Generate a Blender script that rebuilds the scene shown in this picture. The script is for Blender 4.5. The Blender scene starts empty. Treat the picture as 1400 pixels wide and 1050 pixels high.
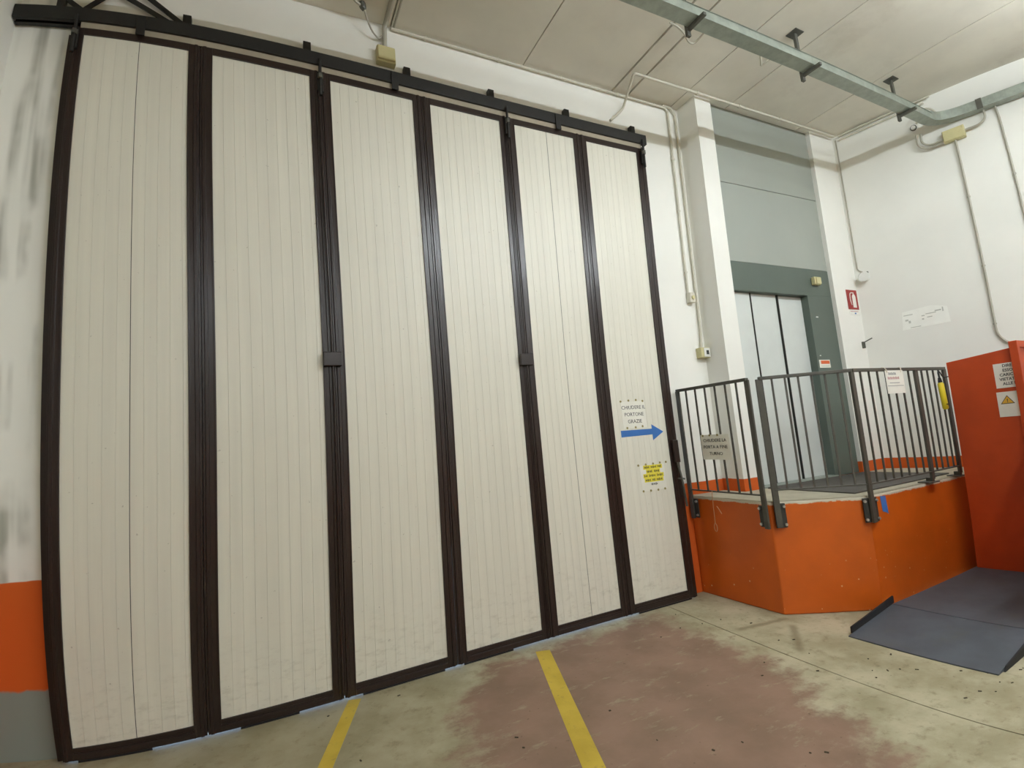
import bpy, bmesh, math, random
from mathutils import Vector, Matrix
random.seed(7)
SC = bpy.context.scene
COL = SC.collection

# ------------------------------------------------------------------ camera (ultra-wide phone lens with barrel distortion)
cam_d = bpy.data.cameras.new('camera')
cam = bpy.data.objects.new('camera', cam_d); COL.objects.link(cam); SC.camera = cam
_R = Vector((0.8987452, -0.4308575, -0.0813561)); _U = Vector((0.0235815, -0.1377802, 0.9901821)); _F = Vector((0.4378366, 0.8918399, 0.1136691))
_m = Matrix((_R, _U, -_F)).transposed().to_4x4(); _m.translation = (1.20018, -3.73421, 1.63137)
cam.matrix_world = _m
cam_d.sensor_width = 36.0; cam_d.lens = 17.2; cam_d.clip_start = 0.02; cam_d.clip_end = 200
cam_d.type = 'PANO'
cy = cam_d
cy.panorama_type = 'FISHEYE_LENS_POLYNOMIAL'
cy.fisheye_fov = math.radians(170)
cy.fisheye_polynomial_k0 = 0.0
cy.fisheye_polynomial_k1 = -0.06077719159730357
cy.fisheye_polynomial_k2 = 0.0005704177999127862
cy.fisheye_polynomial_k3 = 4.425546178259038e-05
cy.fisheye_polynomial_k4 = -1.5378874569083305e-06

# ------------------------------------------------------------------ world (daylight outside the gate), exposure
W = bpy.data.worlds.new('world'); SC.world = W; W.use_nodes = True
W.node_tree.nodes['Background'].inputs[0].default_value = (0.42, 0.62, 1.0, 1)
W.node_tree.nodes['Background'].inputs[1].default_value = 9.0
SC.view_settings.view_transform = 'Standard'; SC.view_settings.look = 'None'
SC.view_settings.gamma = 1.0; SC.view_settings.use_curve_mapping = False
SC.view_settings.exposure = 0.0
SC.cycles.use_denoising = True
SC.cycles.max_bounces = 10; SC.cycles.diffuse_bounces = 6
TUBE_STRENGTH = 200.0
TUBE_COLOR = (0.92, 1.0, 1.06, 1)

# ------------------------------------------------------------------ materials
def lin(c):
    return tuple(((v / 255) / 12.92 if v / 255 <= .04045 else ((v / 255 + .055) / 1.055) ** 2.4) for v in c) + (1.0,)

class NT:
    def __init__(self, name):
        self.m = bpy.data.materials.new(name); self.m.use_nodes = True
        self.t = self.m.node_tree; self.b = self.t.nodes['Principled BSDF']
        self._pos = None
    def n(self, typ, **kw):
        nd = self.t.nodes.new(typ)
        for k, v in kw.items(): setattr(nd, k, v)
        return nd
    def link(self, a, b): self.t.links.new(a, b)
    def val(self, s, v):
        if isinstance(v, (int, float)): s.default_value = v
        elif isinstance(v, tuple): s.default_value = v
        else: self.link(v, s)
    def pos(self):
        if self._pos is None:
            g = self.n('ShaderNodeNewGeometry'); self._pos = g.outputs['Position']
        return self._pos
    def xyz(self):
        s = self.n('ShaderNodeSeparateXYZ'); self.link(self.pos(), s.inputs[0]); return s.outputs
    def mapped(self, scale):
        mp = self.n('ShaderNodeMapping'); self.link(self.pos(), mp.inputs['Vector']); mp.inputs['Scale'].default_value = scale
        return mp.outputs[0]
    def noise(self, scale=5, detail=4, rough=.55, stretch=None):
        nd = self.n('ShaderNodeTexNoise'); nd.inputs['Scale'].default_value = scale
        nd.inputs['Detail'].default_value = detail; nd.inputs['Roughness'].default_value = rough
        self.link(self.mapped(stretch) if stretch else self.pos(), nd.inputs['Vector'])
        return nd.outputs['Fac']
    def math(self, op, a, b=0.0, c=0.0):
        nd = self.n('ShaderNodeMath', operation=op)
        for s, v in zip(nd.inputs, (a, b, c)): self.val(s, v)
        return nd.outputs[0]
    def step(self, v, lo, hi, smooth=True):
        nd = self.n('ShaderNodeMapRange'); nd.interpolation_type = 'SMOOTHSTEP' if smooth else 'LINEAR'
        self.val(nd.inputs['Value'], v); nd.inputs['From Min'].default_value = lo; nd.inputs['From Max'].default_value = hi
        nd.clamp = True
        return nd.outputs[0]
    def mix(self, f, a, b):
        nd = self.n('ShaderNodeMix'); nd.data_type = 'RGBA'
        self.val(nd.inputs[0], f); self.val(nd.inputs[6], a); self.val(nd.inputs[7], b)
        return nd.outputs[2]
    def bump(self, h, strength=.2, dist=.01):
        nd = self.n('ShaderNodeBump'); nd.inputs['Strength'].default_value = strength; nd.inputs['Distance'].default_value = dist
        self.link(h, nd.inputs['Height']); self.link(nd.outputs[0], self.b.inputs['Normal'])
    def color(self, c): self.val(self.b.inputs['Base Color'], c)
    def rough(self, r, metal=0.0):
        self.val(self.b.inputs['Roughness'], r); self.b.inputs['Metallic'].default_value = metal

def simple(name, c, rough=.6, metal=0.0, var=.12, scale=6, bump=0.0, bscale=60, stretch=None, dirt=None, dirt_amt=.35, dscale=3):
    t = NT(name); c = lin(c)
    nz = t.noise(scale, 4, .6, stretch)
    lo = tuple(v * (1 - var) for v in c[:3]) + (1,); hi = tuple(min(1, v * (1 + var)) for v in c[:3]) + (1,)
    col = t.mix(t.step(nz, .3, .7), lo, hi)
    if dirt:
        dn = t.noise(dscale, 6, .7)
        col = t.mix(t.math('MULTIPLY', t.step(dn, .52, .75), dirt_amt), col, lin(dirt))
    t.color(col); t.rough(rough, metal)
    if bump: t.bump(t.noise(bscale, 3), bump, .004)
    return t.m

MT = {}
MT['brown'] = simple('brown_enamel', (40, 28, 24), .30, var=.12, scale=9, stretch=(6, 6, .6), dirt=(50, 37, 30), dirt_amt=.5)
MT['track'] = simple('black_steel', (24, 22, 19), .55, var=.25, dirt=(36, 38, 26), dirt_amt=.6, dscale=5)
MT['galv'] = simple('galvanised_steel', (158, 166, 156), .42, .40, var=.12, scale=14)
MT['galv_dark'] = simple('dark_steel_bracket', (92, 92, 84), .5, .3, var=.12)
MT['conduit'] = simple('grey_plastic_conduit', (176, 172, 158), .45, var=.05)
MT['conduit_cream'] = simple('painted_conduit', (208, 204, 188), .5, var=.05)
MT['box_beige'] = simple('beige_plastic', (202, 194, 146), .45, var=.06, dirt=(140, 130, 90), dirt_amt=.3, dscale=12)
MT['plastic_white'] = simple('white_plastic', (232, 232, 226), .4, var=.03)
MT['rail'] = simple('grey_railing_paint', (74, 72, 64), .45, var=.10, scale=12)
MT['bracket'] = simple('dark_bracket_paint', (52, 51, 46), .5, var=.12)
MT['bolt'] = simple('zinc_bolt', (190, 190, 184), .35, .7, var=.05)
MT['lift_panel'] = simple('grey_sheet_cladding', (156, 161, 152), .5, var=.035, scale=1.2)
MT['lift_frame'] = simple('green_grey_frame_paint', (88, 99, 90), .45, var=.05, scale=2)
MT['lift_door'] = simple('pale_grey_door_sheet', (208, 213, 208), .4, var=.02)
MT['seam'] = simple('dark_gap', (38, 38, 34), .8, var=.1)
MT['hoist'] = simple('orange_machine_paint', (188, 68, 16), .5, var=.08, scale=3)
MT['rubber'] = simple('black_rubber', (26, 26, 28), .7, var=.2)
MT['ramp'] = simple('blue_grey_ramp_surface', (78, 83, 90), .62, var=.12, scale=5, bump=.25, bscale=220, dirt=(84, 85, 78), dirt_amt=.6)
MT['mat'] = simple('dark_grey_matting', (84, 80, 74), .75, var=.12, scale=10)
MT['paper'] = simple('white_paper', (232, 230, 218), .7, var=.03)
MT['paper_dull'] = simple('worn_paper', (206, 200, 180), .7, var=.06)
MT['ink'] = simple('black_ink', (58, 58, 56), .7, var=.05)
MT['ink_red'] = simple('faded_red_ink', (196, 150, 146), .7, var=.05)
MT['ink_pale'] = simple('faded_grey_ink', (150, 152, 150), .7, var=.05)
MT['hilite'] = simple('yellow_highlighter', (226, 212, 60), .7, var=.05)
MT['pin'] = simple('yellowed_tape', (150, 138, 84), .6, var=.1)
MT['blue'] = simple('blue_sticker', (58, 112, 182), .5, var=.05)
MT['sign_red'] = simple('red_sign_print', (150, 40, 36), .45, var=.05)
MT['sign_white'] = simple('white_sign_print', (236, 234, 226), .45, var=.02)
MT['sign_yellow'] = simple('yellow_sign_print', (222, 176, 60), .5, var=.04)
MT['sign_orange'] = simple('orange_sign_print', (214, 96, 44), .5, var=.04)
MT['yellow_tool'] = simple('yellow_plastic', (226, 204, 44), .45, var=.05)
MT['cord'] = simple('pale_cord', (196, 150, 110), .8, var=.1)
MT['tie'] = simple('white_cable_tie', (216, 206, 186), .6, var=.05)
MT['skirt'] = simple('dull_beige_board', (168, 158, 138), .8, var=.08)
MT['patch'] = simple('pale_filler_smear', (246, 246, 238), .8, var=.03)
MT['smudge'] = simple('grey_scuff', (196, 196, 186), .8, var=.1)
MT['debris'] = simple('dry_leaf_debris', (70, 60, 44), .9, var=.3, scale=30)

def wall_mat(name, base=(240, 239, 231), band=None, stains=False, low=None):
    t = NT(name); b = lin(base)
    nz = t.noise(1.3, 5, .6)
    col = t.mix(t.step(nz, .3, .75), tuple(v * .95 for v in b[:3]) + (1,), b)
    x, y, z = t.xyz()
    if stains:
        s1 = t.noise(1.0, 2, .4, (11, 11, .9)); s2 = t.noise(1.0, 3, .5, (2.2, 2.2, 1.6))
        win = t.math('MULTIPLY', t.step(x, -.40, -.28), t.math('SUBTRACT', 1.0, t.step(x, -.12, -.02)))
        f = t.math('MULTIPLY', t.math('MULTIPLY', t.step(s1, .42, .70), t.step(s2, .40, .58)), win)
        col = t.mix(t.math('MULTIPLY', f, .75), col, lin((128, 128, 112)))
        edge = t.math('MULTIPLY', t.step(x, -.09, -.02), t.math('SUBTRACT', 1.0, t.step(x, .1, .2)))
        col = t.mix(t.math('MULTIPLY', edge, .45), col, lin((170, 158, 108)))
    if band:
        e = t.math('ADD', z, t.math('MULTIPLY', t.math('SUBTRACT', t.noise(9, 3), .5), .012))
        col = t.mix(t.step(e, band + .004, band - .004), col, lin((206, 92, 22)))
    if low:
        e = t.math('ADD', z, t.math('MULTIPLY', t.math('SUBTRACT', t.noise(5, 3), .5), .10))
        col = t.mix(t.math('MULTIPLY', t.step(e, low + .01, low - .01), t.step(x, 1.1, 1.0)), col, lin((136, 146, 138)))
    t.color(col); t.rough(.85); t.bump(t.noise(35, 4), .12, .004)
    return t.m
MT['wall'] = wall_mat('white_plaster')
MT['wall_door'] = wall_mat('white_plaster_orange_dado_scuffed', band=1.05, stains=True, low=.42)
MT['wall_band'] = wall_mat('white_plaster_orange_dado', band=1.055)
MT['ceil'] = simple('precast_ceiling', (228, 224, 212), .85, var=.05, scale=1.5, bump=.1, bscale=20, dirt=(184, 176, 158), dirt_amt=.3, dscale=1.2)
MT['joint'] = simple('ceiling_joint', (120, 108, 88), .9, var=.1)

def orange_plinth():
    t = NT('orange_plinth_paint'); o = lin((208, 96, 18))
    col = t.mix(t.step(t.noise(2.5, 4), .35, .7), tuple(v * .86 for v in o[:3]) + (1,), o)
    x, y, z = t.xyz()
    # paint chips: small pale spots, more of them near the floor
    v = t.n('ShaderNodeTexVoronoi'); v.inputs['Scale'].default_value = 13; t.link(t.pos(), v.inputs['Vector'])
    pick = t.step(t.noise(7, 2), .43, .53)
    low = t.step(z, .62, .05)
    f = t.math('MULTIPLY', t.math('MULTIPLY', t.step(v.outputs['Distance'], .11, .07), pick), low)
    col = t.mix(f, col, lin((226, 196, 150)))
    # worn rough top edge
    e = t.math('ADD', z, t.math('MULTIPLY', t.math('SUBTRACT', t.noise(14, 5, .7), .5), .045))
    col = t.mix(t.step(e, .898, .908), col, lin((206, 198, 176)))
    t.color(col); t.rough(.42); t.bump(t.noise(25, 4), .08, .004)
    return t.m
MT['plinth'] = orange_plinth()
MT['concrete'] = simple('pale_concrete', (186, 178, 156), .85, var=.10, scale=4, bump=.2, bscale=70, dirt=(140, 130, 106), dirt_amt=.4)

def floor_mat():
    t = NT('worn_painted_concrete'); x, y, z = t.xyz()
    n1 = t.noise(2.2, 7, .65); n2 = t.noise(11, 6, .7); n3 = t.noise(1.0, 5, .6, (3.2, 6.0, 1))
    con = t.mix(t.step(n1, .3, .7), lin((150, 142, 112)), lin((186, 178, 150)))
    con = t.mix(t.math('MULTIPLY', t.step(n2, .52, .72), .55), con, lin((112, 100, 72)))
    # concrete turns browner towards the left bay
    left = t.step(x, 2.9, 1.2)
    con = t.mix(t.math('MULTIPLY', left, .45), con, lin((128, 116, 84)))
    red = t.mix(t.step(t.noise(3.0, 5), .3, .7), lin((128, 103, 84)), lin((146, 117, 98)))
    d1 = t.math('SUBTRACT', t.math('ADD', x, t.math('MULTIPLY', y, -.10)), 2.2)
    d1 = t.math('ADD', d1, t.math('MULTIPLY', t.step(y, -.7, .0), -.42))
    d2 = t.math('SUBTRACT', t.math('SUBTRACT', 4.22, x), t.math('MULTIPLY', t.math('MAXIMUM', t.math('SUBTRACT', -1.25, y), 0.0), .42))
    d3 = t.math('SUBTRACT', -.10, y)
    d = t.math('MINIMUM', t.math('MINIMUM', d1, d2), d3)
    wob = t.math('ADD', t.math('MULTIPLY', t.math('SUBTRACT', n3, .5), .75), t.math('MULTIPLY', t.math('SUBTRACT', n2, .5), .35))
    mask = t.step(t.math('ADD', d, wob), -.13, .16)
    # scuffed-through spots
    wear = t.math('SUBTRACT', 1.0, t.math('MULTIPLY', t.step(t.noise(1.0, 6, .7, (4, 11, 1)), .55, .72), .6))
    col = t.mix(t.math('MULTIPLY', mask, wear), con, red)
    spots = t.step(t.noise(26, 2, .5), .70, .76)
    col = t.mix(t.math('MULTIPLY', spots, .5), col, lin((84, 70, 50)))
    # oily trails by the raised platform's corner
    def trail(p, q, w):
        dx, dy = q[0] - p[0], q[1] - p[1]; L = math.hypot(dx, dy); dx /= L; dy /= L
        u = t.math('ADD', t.math('MULTIPLY', t.math('SUBTRACT', x, p[0]), dx), t.math('MULTIPLY', t.math('SUBTRACT', y, p[1]), dy))
        v = t.math('ABSOLUTE', t.math('SUBTRACT', t.math('MULTIPLY', t.math('SUBTRACT', x, p[0]), dy), t.math('MULTIPLY', t.math('SUBTRACT', y, p[1]), dx)))
        v = t.math('ADD', v, t.math('MULTIPLY', t.math('SUBTRACT', n2, .5), .10))
        return t.math('MULTIPLY', t.step(v, w * 1.2, 0.0), t.math('MULTIPLY', t.step(u, -.02, .05), t.step(u, L + .03, L - .05)))
    for p, q, w in (((4.98, -.80), (4.48, -.72), .035), ((4.90, -.90), (4.49, -1.25), .045)):
        col = t.mix(t.math('MULTIPLY', trail(p, q, w), .6), col, lin((104, 92, 62)))
    t.color(col); t.rough(t.math('ADD', .55, t.math('MULTIPLY', n2, .3))); t.bump(t.math('ADD', n2, n1), .25, .006)
    return t.m
MT['floor'] = floor_mat()

def yline():
    t = NT('worn_yellow_line_paint')
    c = t.mix(t.step(t.noise(4, 5), .3, .7), lin((188, 160, 52)), lin((206, 178, 66)))
    c = t.mix(t.math('MULTIPLY', t.step(t.noise(18, 6, .7), .56, .72), .6), c, lin((140, 122, 72)))
    t.color(c); t.rough(.7); return t.m
MT['yline'] = yline()

def slat_mat():
    t = NT('off_white_door_enamel'); b = lin((228, 225, 210))
    st = t.noise(1.0, 5, .6, (18, 18, .5)); c = t.mix(t.step(st, .3, .75), tuple(v * .93 for v in b[:3]) + (1,), b)
    x, y, z = t.xyz()
    g = t.math('MULTIPLY', t.step(z, .75, .05), t.step(t.noise(1.0, 6, .7, (9, 9, 22)), .48, .72))
    c = t.mix(t.math('MULTIPLY', g, .35), c, lin((150, 142, 118)))
    sp = t.step(t.noise(38, 2), .74, .78); c = t.mix(t.math('MULTIPLY', sp, .35), c, lin((110, 96, 76)))
    t.color(c); t.rough(.42); return t.m
MT['slat'] = slat_mat()

# ------------------------------------------------------------------ geometry helpers
WORLD = {}     # object name -> world location of its origin
class MB:
    def __init__(s): s.v = []; s.f = []
    def add(s, vs, fs):
        o = len(s.v); s.v += [tuple(v) for v in vs]; s.f += [tuple(i + o for i in f) for f in fs]; return s
    def box(s, x0, x1, y0, y1, z0, z1):
        return s.obox(Vector(((x0 + x1) / 2, (y0 + y1) / 2, (z0 + z1) / 2)), Vector(((x1 - x0) / 2, 0, 0)), Vector((0, (y1 - y0) / 2, 0)), Vector((0, 0, (z1 - z0) / 2)))
    def obox(s, c, a, b, d):
        c, a, b, d = Vector(c), Vector(a), Vector(b), Vector(d)
        if a.cross(b).dot(d) < 0: a = -a
        vs = [c + i * a + j * b + k * d for k in (-1, 1) for j in (-1, 1) for i in (-1, 1)]
        return s.add(vs, [(0, 2, 3, 1), (4, 5, 7, 6), (0, 1, 5, 4), (2, 6, 7, 3), (0, 4, 6, 2), (1, 3, 7, 5)])
    def bar(s, p, q, w, h, up=(0, 0, 1)):
        p, q = Vector(p), Vector(q); d = (q - p); L = d.length; d.normalize(); up = Vector(up)
        side = d.cross(up)
        if side.length < 1e-4: side = d.cross(Vector((0, 1, 0)))
        side.normalize(); u2 = side.cross(d).normalized()
        return s.obox((p + q) / 2, d * L / 2, side * w / 2, u2 * h / 2)
    def prism(s, poly, z0, z1):
        area = sum(poly[i][0] * poly[(i + 1) % len(poly)][1] - poly[(i + 1) % len(poly)][0] * poly[i][1] for i in range(len(poly)))
        if area < 0: poly = poly[::-1]
        n = len(poly); vs = [(x, y, z0) for x, y in poly] + [(x, y, z1) for x, y in poly]
        fs = [tuple(range(n))[::-1], tuple(range(n, 2 * n))] + [(i, (i + 1) % n, n + (i + 1) % n, n + i) for i in range(n)]
        return s.add(vs, fs)
    def extrude(s, o, r, u, poly, depth):
        """flat outline poly in the (r,u) plane at o, pushed by depth along r x u"""
        o, r, u = Vector(o), Vector(r), Vector(u); n = r.cross(u).normalized() * depth
        area = sum(poly[i][0] * poly[(i + 1) % len(poly)][1] - poly[(i + 1) % len(poly)][0] * poly[i][1] for i in range(len(poly)))
        if area < 0: poly = poly[::-1]
        k = len(poly); vs = [o + r * a + u * b for a, b in poly]; vs += [v + n for v in vs]
        fs = [tuple(range(k))[::-1], tuple(range(k, 2 * k))] + [(i, (i + 1) % k, k + (i + 1) % k, k + i) for i in range(k)]
        return s.add(vs, fs)
    def tube(s, pts, r, seg=8, cap=True):
        pts = [Vector(p) for p in pts]; n = len(pts); rings = []
        prev = None
        for i, p in enumerate(pts):
            d = (pts[min(i + 1, n - 1)] - pts[max(i - 1, 0)]).normalized()
            if prev is None:
                a = d.cross(Vector((0, 0, 1)))
                if a.length < 1e-3: a = d.cross(Vector((0, 1, 0)))
            else: a = prev - d * prev.dot(d)
            a.normalize(); prev = a; b = d.cross(a)
            rr = r[i] if isinstance(r, (list, tuple)) else r
            rings.append([p + (a * math.cos(t) + b * math.sin(t)) * rr for t in (2 * math.pi * k / seg for k in range(seg))])
        vs = [v for ring in rings for v in ring]; fs = []
        for i in range(n - 1):
            for k in range(seg):
                k2 = (k + 1) % seg; fs.append((i * seg + k, i * seg + k2, (i + 1) * seg + k2, (i + 1) * seg + k))
        if cap: fs += [tuple(range(seg))[::-1], tuple(range((n - 1) * seg, n * seg))]
        return s.add(vs, fs)
    def build(s, name, mat, parent=None, bevel=0.0, smooth=False):
        xs = [v[0] for v in s.v]; ys = [v[1] for v in s.v]; zs = [v[2] for v in s.v]
        o = Vector(((min(xs) + max(xs)) / 2, (min(ys) + max(ys)) / 2, min(zs)))
        me = bpy.data.meshes.new(name); me.from_pydata([tuple(Vector(v) - o) for v in s.v], [], s.f); me.update()
        bm = bmesh.new(); bm.from_mesh(me); bmesh.ops.recalc_face_normals(bm, faces=bm.faces); bm.to_mesh(me); bm.free()
        ob = bpy.data.objects.new(name, me); COL.objects.link(ob); me.materials.append(MT[mat])
        place(ob, o, parent)
        if bevel:
            b = ob.modifiers.new('bevel', 'BEVEL'); b.width = bevel; b.segments = 2; b.limit_method = 'ANGLE'; b.angle_limit = math.radians(40)
        if smooth:
            for p in me.polygons: p.use_smooth = True
            try: me.set_sharp_from_angle(angle=math.radians(50))
            except Exception: pass
        return ob
def place(ob, o, parent=None):
    o = Vector(o); WORLD[ob.name] = o
    if parent is not None:
        ob.parent = parent; ob.location = o - WORLD[parent.name]
    else: ob.location = o
    return ob
def inst(me, name, o, parent):
    ob = bpy.data.objects.new(name, me); COL.objects.link(ob); return place(ob, o, parent)
def tag(o, label, cat, group=None, kind=None):
    o['label'] = label; o['category'] = cat
    if group: o['group'] = group
    if kind: o['kind'] = kind
    return o
def thing(name, o, label, cat, group=None, kind=None):
    e = bpy.data.objects.new(name, None); COL.objects.link(e); e.empty_display_size = .1
    place(e, o); return tag(e, label, cat, group, kind)
def box(name, mat, parent, x0, x1, y0, y1, z0, z1, bevel=0.0):
    return MB().box(x0, x1, y0, y1, z0, z1).build(name, mat, parent, bevel)
def struct(name, mb, mat, label, cat, **k):
    return tag(mb.build(name, mat, None, **k), label, cat, kind='structure')
def arc(pts, rad=.06, n=5):
    """round the corners of a polyline"""
    P = [Vector(p) for p in pts]; out = [P[0]]
    for i in range(1, len(P) - 1):
        a = (P[i - 1] - P[i]); b = (P[i + 1] - P[i]); r = min(rad, a.length * .49, b.length * .49)
        s = P[i] + a.normalized() * r; e = P[i] + b.normalized() * r
        for k in range(n + 1):
            u = k / n; out.append((1 - u) ** 2 * s + 2 * u * (1 - u) * P[i] + u * u * e)
    return out + [P[-1]]
def text(body, name, mat, parent, o, r, u, size, align='CENTER', bold=0.0):
    cu = bpy.data.curves.new(name, 'FONT'); cu.body = body; cu.size = size; cu.align_x = align; cu.align_y = 'CENTER'; cu.offset = bold; cu.resolution_u = 2
    cu.extrude = .0004
    tmp = bpy.data.objects.new('tmp_text', cu); COL.objects.link(tmp)
    dg = bpy.context.evaluated_depsgraph_get(); me = bpy.data.meshes.new_from_object(tmp.evaluated_get(dg))
    bpy.data.objects.remove(tmp); bpy.data.curves.remove(cu)
    r, u, o = Vector(r), Vector(u), Vector(o); n = r.cross(u)
    for v in me.vertices:
        c = v.co.copy(); v.co = r * c.x + u * c.y + n * c.z
    me.name = name; me.materials.clear(); me.materials.append(MT[mat])
    ob = bpy.data.objects.new(name, me); COL.objects.link(ob); return place(ob, o, parent)

X, Y, Z = Vector((1, 0, 0)), Vector((0, 1, 0)), Vector((0, 0, 1))
ZC = 5.24                      # ceiling height
YW = .10                       # face of the door wall
YS = -.16                      # face of the lift shaft wall
R0 = Vector((7.94, -.16, 0)); RD = Vector((.24, -1, 0)).normalized(); RN = Vector((-1, -.24, 0)).normalized()   # right wall
def rw(y, z, off=0.0):         # point on the right wall at world y
    t = (y - R0.y) / RD.y; p = R0 + RD * t + RN * off; return Vector((p.x, p.y, z))
YB = -11.0                     # far end of the hall behind the camera

# ------------------------------------------------------------------ structure
def joint_x(y): return 4.46 + .045 * y
fl = tag(MB().box(-6.2, 11.0, YB - .2, 6.0, -.14, -.04).build('floor', 'concrete'), 'worn concrete floor with faded red paint and dirt', 'floor', kind='structure')
MB().prism([(-6.2, YB - .2), (joint_x(YB) - .004, YB - .2), (joint_x(0) - .004, .42), (-6.2, .42)], -.04, 0).build('floor_slab', 'floor', fl)
MB().prism([(joint_x(YB) + .004, YB - .2), (11.0, YB - .2), (11.0, .42), (joint_x(0) + .004, .42)], -.04, 0).build('floor_slab', 'floor', fl)
struct('ground', MB().box(-3, 9, .42, 6.0, -.04, -.005), 'concrete', 'pale concrete yard outside the gate', 'ground')

wb = MB()
wb.box(-6.2, -.03, YW, .40, 0, ZC + .1).box(4.86, 5.60, YW, .40, 0, ZC + .1).box(-.03, 4.86, YW, .40, 4.50, ZC + .1)
struct('wall_back', wb, 'wall_door', 'white plaster wall around the folding gate with orange dado', 'wall')
struct('wall_left', MB().box(-.95, -.41, -.75, YW, 0, ZC + .1), 'wall_band', 'white wall pier at the left end of the gate', 'wall')
struct('wall_side', MB().box(-6.2, -6.0, YB, YW, 0, ZC + .1), 'wall_band', 'white end wall of the hall far to the left', 'wall')
struct('wall_front', MB().box(-6.2, 11.0, YB - .2, YB, 0, ZC + .1), 'wall_band', 'white far wall of the hall behind the viewer', 'wall')
ws = MB()
ws.box(5.47, 5.71, YS, .42, 0, ZC + .1).box(7.46, 8.4, YS, .42, 0, ZC + .1).box(5.71, 7.46, .05, .42, 0, ZC + .1)
shaft = struct('wall_shaft', ws, 'wall_band', 'white lift shaft wall standing proud beside the gate', 'wall')
e = rw(YB, 0); n3 = -RN * .3
struct('wall_right', MB().prism([(R0.x, R0.y), (e.x, e.y), (e.x + n3.x, e.y + n3.y), (R0.x + n3.x, R0.y + n3.y)], 0, ZC + .1), 'wall_band', 'white right wall carrying conduits and a cable tray', 'wall')

ce = tag(MB().box(-6.2, 11.0, YB - .2, .42, ZC + .06, ZC + .16).build('ceiling', 'joint'), 'beige precast slab ceiling with joints', 'ceiling', kind='structure')
cuts = [-6.2, -4.2, -2.9, -1.63, -.36, .92, 2.2, 3.48, 4.545, 4.75, 5.355, 6.005, 7.27, 8.5, 9.8, 11.0]
for i in range(len(cuts) - 1):
    z0 = ZC; gl = .012 if 4.5 < cuts[i] < 4.8 else .006; gr = .012 if 4.5 < cuts[i + 1] < 4.8 else .006
    box('ceiling_slab', 'ceil', ce, cuts[i] + gl, cuts[i + 1] - gr, YB - .2, .42, z0, ZC + .06)

# raised platform in front of the lift
PB, PC = (5.03, -.745), (5.69, -1.165)
PZ = .93
plat_poly = [(4.985, .098), PB, PC, (8.165, -1.165), (7.93, -.163), (5.467, -.163), (5.467, .098)]
pf = thing('loading_platform', (6.3, -.5, 0), 'raised concrete loading platform with chipped orange sides before the lift', 'platform')
MB().prism(plat_poly, 0, PZ - .004).build('painted_base', 'plinth', pf, bevel=.012)
MB().prism([(x + (.006 if x < 5.1 else 0), y + (.006 if y < -.5 else 0)) for x, y in plat_poly], PZ - .004, PZ).build('concrete_top', 'concrete', pf)
tag(box('floor_mat', 'mat', None, 5.76, 7.42, -1.03, -.19, PZ, PZ + .012, .003), 'dark grey floor mat lying on the platform before the lift', 'mat')

# ------------------------------------------------------------------ lift
lf = thing('door_7', (6.4, -.08, PZ), 'grey lift entrance with three pale sliding panels and dark surround', 'lift door', kind='structure')
YP = -.11
for z0, z1 in ((3.403, 4.318), (4.324, 5.235)):
    box('cladding_panel', 'lift_panel', lf, 5.712, 7.458, YP, YP + .03, z0, z1, .002)
box('lintel', 'lift_frame', lf, 5.712, 7.458, YP - .004, YP + .10, 3.068, 3.40, .003)
box('jamb', 'lift_frame', lf, 7.00, 7.458, YP - .004, YP + .10, PZ, 3.068, .003)
box('back_plate', 'seam', lf, 5.712, 7.0, -.01, .02, PZ, 3.07)
for k, (x0, x1) in enumerate(((5.713, 6.075), (6.09, 6.528), (6.543, 6.998))):
    box('sliding_panel', 'lift_door', lf, x0, x1, -.055 + .012 * k, -.03 + .012 * k, PZ + .015, 3.066, .003)
for x0 in (6.078, 6.531): box('panel_edge', 'seam', lf, x0, x0 + .012, -.062, -.03, PZ + .015, 3.066)
box('sill', 'galv', lf, 5.712, 7.0, -.17, -.03, PZ, PZ + .014)
for x, z, w in ((7.10, 2.80, .035), (7.06, 2.33, .016)):
    box('call_button', 'plastic_white', lf, x, x + w, YP - .010, YP - .003, z, z + .012)
st = thing('warning_sticker', (7.13, YP - .006, 2.19), 'orange and white warning sticker on the dark lift surround', 'sticker')
box('paper', 'paper', st, 7.03, 7.23, YP - .0065, YP - .0045, 2.19, 2.285)
box('print', 'sign_orange', st, 7.06, 7.22, YP - .0075, YP - .0065, 2.235, 2.275)
box('print', 'ink_pale', st, 7.05, 7.21, YP - .0075, YP - .0065, 2.208, 2.213)
sb = thing('sensor_box', (7.18, YP - .03, 3.20), 'small beige plastic box on the dark lift lintel', 'junction box')
box('housing', 'box_beige', sb, 7.11, 7.225, YP - .05, YP - .004, 3.20, 3.295, .006)
box('lid', 'box_beige', sb, 7.135, 7.222, YP - .058, YP - .05, 3.208, 3.29, .003)

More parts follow.
